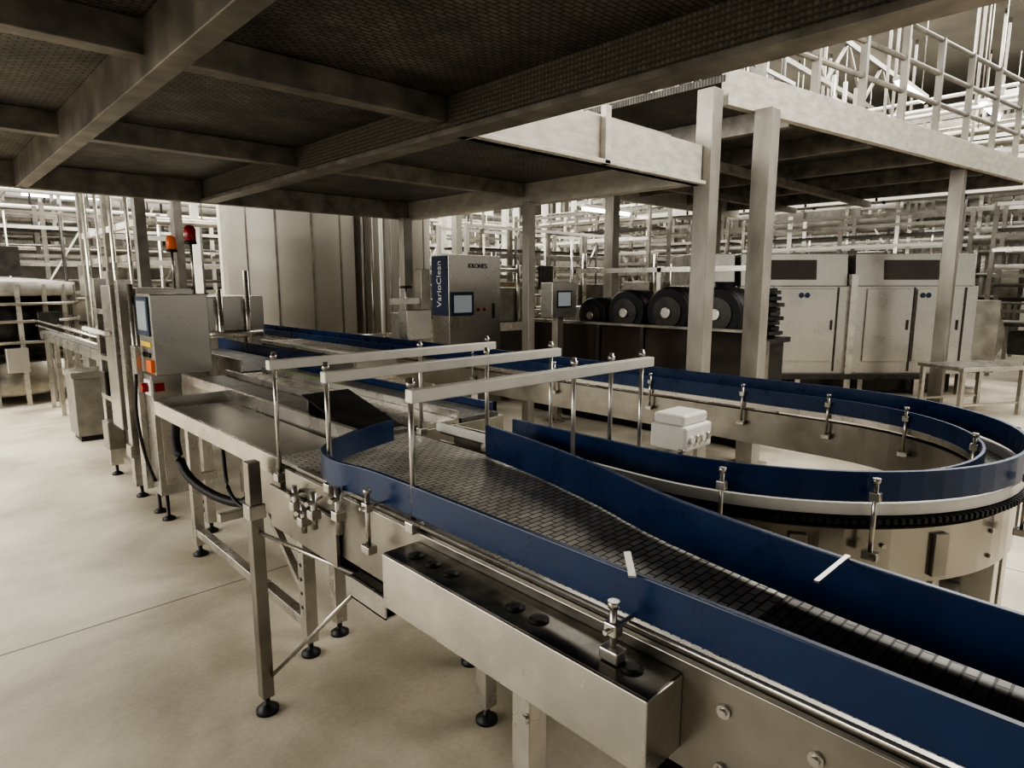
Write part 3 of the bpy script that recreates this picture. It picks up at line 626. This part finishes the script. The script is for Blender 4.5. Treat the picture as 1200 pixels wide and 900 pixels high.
# ---------------------------------------------------------------- background hall: racks
PAL=(WHITE,STEELD,GREYP,STEEL,GREYP)
def rack(kind):
    r=thing('pipe_rack','steel rack with pipes, cable runs and conveyor rails','pipe rack',(0,0,0),group='pipe racks')
    Lh=2.1
    for k in range(5):
        x=-Lh+k*1.05
        for y in (-.4,.4): part(r,'post',MB().box((x-.035,y-.035,0),(x+.035,y+.035,3.2)),PAL[(k+kind)%5],0,True)
        part(r,'tie_bar',MB().box((x-.03,-.4,2.3),(x+.03,.4,2.36)),GREYP,0,True)
    for i,z in enumerate(((1.05,1.25,1.9,2.35,2.6,3.15),(.95,1.6,2.1,2.25,2.75,3.0),(1.1,1.8,2.0,2.5,2.9,3.1))[kind]):
        for y in (-.42,.42)[:1 if z<1.5 else 2]: part(r,'rail',MB().box((-Lh,y-.02,z-.03),(Lh,y+.02,z+.03)),PAL[(i+kind)%5],0,True)
    part(r,'belt',MB().box((-Lh,-.3,1.0),(Lh,.3,1.05)),DARKS,0,True)
    part(r,'cable_tray',MB().box((-Lh,-.25,2.7),(Lh,.25,2.74)),DARKS,0,True)
    part(r,'back_panel',MB().box((-Lh+.4*kind,.3,1.1),(-.3+.5*kind,.33,2.2)),GREYP,0,True)
    for k in range(4):
        y=-.25+.15*k; z=1.4+.33*k+.08*kind; part(r,'pipe',MB().cyl((-Lh,y,z),(Lh,y,z),.025+.012*(k%3),n=10),(STEEL,STEELD,WHITE)[k%3],0,True)
    for k in range(2):
        x=-1.4+k*1.9; part(r,'brace',MB().bar((x,-.42,1.2),(x+1.0,-.42,2.9),.05,.03),(WHITE,STEELD)[k],0,True)
    for k in range(5):
        x=-1.75+.8*k+.15*kind; part(r,'riser_pipe',MB().cyl((x,-.46,.2),(x,-.46,3.0),.02+.008*(k%2),n=8),(STEEL,DARKS,WHITE)[k%3],0,True)
    for k in range(3):
        x=-1.6+1.3*k-.2*kind; z=(1.15,1.9,.5)[(k+kind)%3]; part(r,'control_box',MB().box((x,-.5,z),(x+.35,-.42,z+.5)),(STEELD,DARKS,STEELW)[(k+kind)%3],.01,True)
    for k in range(4): part(r,'drive_unit',MB().cbox((-1.6+1.05*k,.0,(.75,.6,1.25,.7)[(k+kind)%4]),(.4,.45,.42)),(DARKS,STEEL,STEELD)[(k+kind)%3],.02,True)
    return r
racks=[rack(0),rack(1),rack(2)]
H0=0; R9=math.pi/2
places=[(-1.6,14.6,H0,1),(3.0,14.6,H0,1),(7.6,14.6,H0,1),(12.2,14.6,H0,1.1),(0.5,17,H0,1.5),(5.2,17,H0,1.6),(9.9,17,H0,1.7),(14.6,17,H0,1.8),(-1,19.8,H0,1.9),(3.7,19.8,H0,1.9),(8.4,19.8,H0,2),(13.1,19.8,H0,2),
 (19,14.2,R9,2),(19,9.5,R9,1.9),(19,4.8,R9,1.9),(19,.1,R9,1.9),(16.8,11.4,R9,1.5),(16.8,6.7,R9,1.6),(16.8,2.0,R9,1.4),(14.6,9.6,R9,1),(14.6,5.0,R9,1),(14.6,.3,R9,1),(21.5,11,R9,2.1),(21.5,6.3,R9,2.1),(21.5,1.6,R9,2.1),
 (9.4,12.2,H0,.95),(12.4,10.3,R9,1.1),(9.4,9.2,H0,.88)]
for i,(x,y,r,s) in enumerate(places):
    w,h=(2.2,.55) if r==0 else (.55,2.2)
    occ(x-w,y-h,x+w,y+h)
    if i<3: racks[i].location=(x,y,0)
    else: clone(racks[i%3],(x,y,0),r,sc=(1,1,s))
um='dark boxy machine unit with pipes standing on the raised walkway'
for x,y,w_,h_ in ((8.0,5.6,1.6,1.3),(10.2,5.4,1.8,1.6),(12.4,5.0,1.5,1.4)):
    u=thing('walkway_machine',um,'machine',(x,y,3.56),group='machines on the raised walkway')
    part(u,'body',MB().box((x-w_/2,y-.5,3.56),(x+w_/2,y+.5,3.56+h_*.6)),STEELD,.02)
    part(u,'hood',MB().box((x-w_*.35,y-.4,3.56+h_*.6),(x+w_*.3,y+.4,3.56+h_)),DARKS,.02)
    for k in range(3):
        xx=x-w_*.4+k*w_*.35; part(u,'pipe',MB().cyl((xx,y-.55,3.6),(xx,y-.55,3.56+h_*1.2),.035),(STEEL,WHITE,GREYP)[k])
    part(u,'rail',MB().box((x-w_/2,y-.6,3.56+h_*.9),(x+w_/2,y-.56,3.56+h_*.9+.06)),WHITE)
grp='hall columns'
c0=thing('hall_column','slender pale steel hall column','column',(6.6,8.2,0),group=grp)
part(c0,'shaft',MB().box((6.54,8.14,0),(6.66,8.26,7.5)),WHITE)
part(c0,'base_plate',MB().box((6.47,8.07,0),(6.73,8.33,.02)),STEELD)
occ(6.4,8.0,6.8,8.4)
for x in range(9):
    for y in range(9):
        X=4.2+x*2.1+random.uniform(-.4,.4); Y=2.6+y*2.1+random.uniform(-.4,.4)
        if X>23 or Y>23 or (X<8.2 and Y<9.8) or (X<13.6 and Y<7.2): continue
        if free(X-.15,Y-.15,X+.15,Y+.15): clone(c0,(X,Y,0)); occ(X-.2,Y-.2,X+.2,Y+.2)
def bridge(p,q,z,n,lab):
    b=thing('overhead_conveyor',lab,'conveyor',(p[0],p[1],z))
    P=Vector((*p,z));Q=Vector((*q,z)); d=(Q-P).normalized(); s=Vector((-d.y,d.x,0))*.25
    for g in (s,-s):
        part(b,'side_rail',MB().bar(P+g,Q+g,.05,.16),WHITE)
        part(b,'guide_rail',MB().cyl(P+g+Vector((0,0,.25)),Q+g+Vector((0,0,.25)),.025,n=8),STEEL)
    part(b,'belt',MB().bar(P,Q,.44,.03),DARKS)
    for k in range(n):
        c=P+(Q-P)*(k+.5)/n
        for g in (s,-s): part(b,'hanger',MB().bar((c.x+g.x,c.y+g.y,z-.1),(c.x+g.x,c.y+g.y,7.5),.05),GREYP)
lab='elevated pale steel conveyor bridge hanging on thin rods'
bridge((7,13.5),(12.5,13.5),2.5,3,lab); bridge((13.5,7.3),(13.5,13.0),3.4,4,lab); bridge((8,7.9),(12.6,7.9),4.2,3,lab)
bridge((15.7,-2),(15.7,10),3.6,8,lab); bridge((17.9,-3),(17.9,13),5.0,9,lab); bridge((-2,15.8),(14,15.8),4.0,8,lab)
def piperun(p0,p1,zs):
    o=thing('pipe_run','run of stacked overhead service pipes on thin hangers','pipes',(p0[0],p0[1],zs[0]),group='overhead pipe runs')
    for k,z in enumerate(zs):
        part(o,'pipe',MB().cyl((*p0,z),(*p1,z),(.07,.04,.09)[k%3],n=12),(STEELD,WHITE,GREYP)[k%3])
    for j in (.1,.35,.65,.9):
        c=[p0[i]+(p1[i]-p0[i])*j for i in (0,1)]; part(o,'hanger',MB().cyl((*c,min(zs)),(*c,7.5),.012,n=6),STEELD)
piperun((15.3,-1.5),(15.3,12),(4.4,5.1,2.6)); piperun((16.15,-1),(16.15,11),(4.8,5.6)); piperun((17.5,-1.8),(17.5,12.5),(4.2,5.7,3.0)); piperun((20.2,-1),(20.2,13),(3.4,4.4,5.4)); piperun((13.12,7.2),(13.12,12.6),(4.6,5.3))
piperun((-1.5,15.3),(11,15.3),(2.4,3.2,4.8)); piperun((0,16.3),(12,16.3),(2.8,3.6,5.2)); piperun((-1,18.3),(12,18.3),(2.6,3.9,5.0)); piperun((3.5,13.1),(11.5,13.1),(2.9,3.7))
for k in range(6):
    y=6+k*3
    m=MB().bar((2,y,7.3),(23.5,y,7.3),.12,.12).bar((2,y,6.2),(23.5,y,6.2),.1,.1)
    for j in range(18): m.bar((2.2+j*1.2,y,6.2 if j%2 else 7.3),(3.4+j*1.2,y,7.3 if j%2 else 6.2),.06)
    solo('roof_truss','grey welded steel roof truss with diagonal webbing','roof truss',m,GREYP,(2,y,7.3),group='roof trusses')
lf=thing('light_fixture','long bright fluorescent batten hanging under the roof','light fixture',(8,8,5.2),group='fluorescent battens')
part(lf,'housing',MB().box((7.2,7.93,5.2),(8.8,8.07,5.26)),WHITE)
part(lf,'tube',MB().cyl((7.22,8,5.17),(8.78,8,5.17),.035,n=10),LAMP)
for x in (7.4,8.6): part(lf,'hanger',MB().cyl((x,8,5.26),(x,8,7.5),.008,n=6),STEEL)
pos=[(x,y,5.2) for x in (5,8,11,14,17,20) for y in (9,12,15,18,21)]+[(10,4.4,5.6),(13,3.6,5.1),(16,6,5),(16,3,5),(19,6,4.6),(19,3,4.3),(19,0.5,5),(15,.8,4.8),(3,11.2,3.5),(1,15,3.6),(7.5,11.4,3.4),(11,8.6,3.5),(3,18.6,3.6)]
for x,y,z in pos:
    clone(lf,(x,y,z+random.uniform(-.3,.3)))
def farmachine(x,y,w,dp,h,rot):
    f=thing('process_machine','boxy stainless process machine with dark window and pipework','machine',(x,y,0),rot=rot,group='distant process machines')
    part(f,'body',MB().box((-w/2,-dp/2,.15),(w/2,dp/2,h*.7)),STEELW,.01,True)
    part(f,'upper',MB().box((-w*.4,-dp*.4,h*.7),(w*.4,dp*.4,h)),GREYP,.01,True)
    part(f,'window',MB().box((-w*.3,-dp/2-.01,h*.35),(w*.3,-dp/2,h*.62)),GLASSB,0,True)
    for a in (((-w*.3,-dp*.45,h*.7),(-w*.3,-dp*.45,h*1.3),.04),((w*.2,-dp*.45,h*.7),(w*.2,-dp*.45,h*1.2),.03),((-w*.3,-dp*.45,h*1.15),(w*.2,-dp*.45,h*1.15),.03)):
        part(f,'pipe',MB().cyl(*a),STEEL,0,True)
    for s in (-1,1): part(f,'plinth',MB().cbox((s*(w/2-.1),0,.075),(.1,dp-.1,.15)),DARKS,0,True)
for a in ((6.6,7.3,1.0,.7,1.7,0),(9.0,7.6,1.3,.9,1.75,0),(11.2,7.6,1.2,.8,1.8,0),(-1.3,11.8,1.3,1,1.8,0),(13.4,.3,1.0,.9,1.7,-R9)):
    x,y,w,d=a[:4]
    if free(x-w/2,y-d/2,x+w/2,y+d/2): farmachine(*a)
for i,(x,y) in enumerate(((7.5,8.3),(12.6,7.6),(13.1,6.7))):
    cs=thing('crate_stack','stack of brown bottle crates','crates',(x,y,0),group='crate stacks')
    for k in range(6): part(cs,'crate',MB().box((x-.3,y-.25,k*.3),(x+.3,y+.25,.29+k*.3)),CARD,.01)
# ---------------------------------------------------------------- lights
def area(name,loc,size,power,rot=(0,0,0),col=(1,.975,.925),sy=None):
    l=bpy.data.lights.new(name,'AREA'); l.energy=power; l.size=size; l.color=col
    if sy: l.shape='RECTANGLE'; l.size_y=sy
    o=bpy.data.objects.new(name,l); o.location=loc; o.rotation_euler=rot; COL.objects.link(o); return o
area('hall_light',(14,14,7.4),14,2900)
area('hall_light',(3,15,7.4),8,1300)
area('hall_light',(16,3,7.4),9,1400)
area('hall_light',(5.5,-1.0,5.5),4,340)
area('aisle_light',(-4.5,7.0,3.8),3.5,900,(0,math.radians(-58),0),sy=9)
w=bpy.data.worlds.new('world'); bpy.context.scene.world=w; w.use_nodes=True
w.node_tree.nodes['Background'].inputs[0].default_value=(1,.965,.89,1); w.node_tree.nodes['Background'].inputs[1].default_value=.6
# ---------------------------------------------------------------- camera
cam=bpy.data.cameras.new('camera'); cam.sensor_width=36; cam.lens=740/1200*36; cam.clip_start=.05
co=bpy.data.objects.new('camera',cam); COL.objects.link(co); co.location=(0,0,1.75)
co.rotation_euler=(math.pi/2-math.atan(117/740),0,math.radians(46.3-90)); bpy.context.scene.camera=co
bpy.context.scene.view_settings.view_transform='AgX'
bpy.context.scene.view_settings.look='AgX - High Contrast'
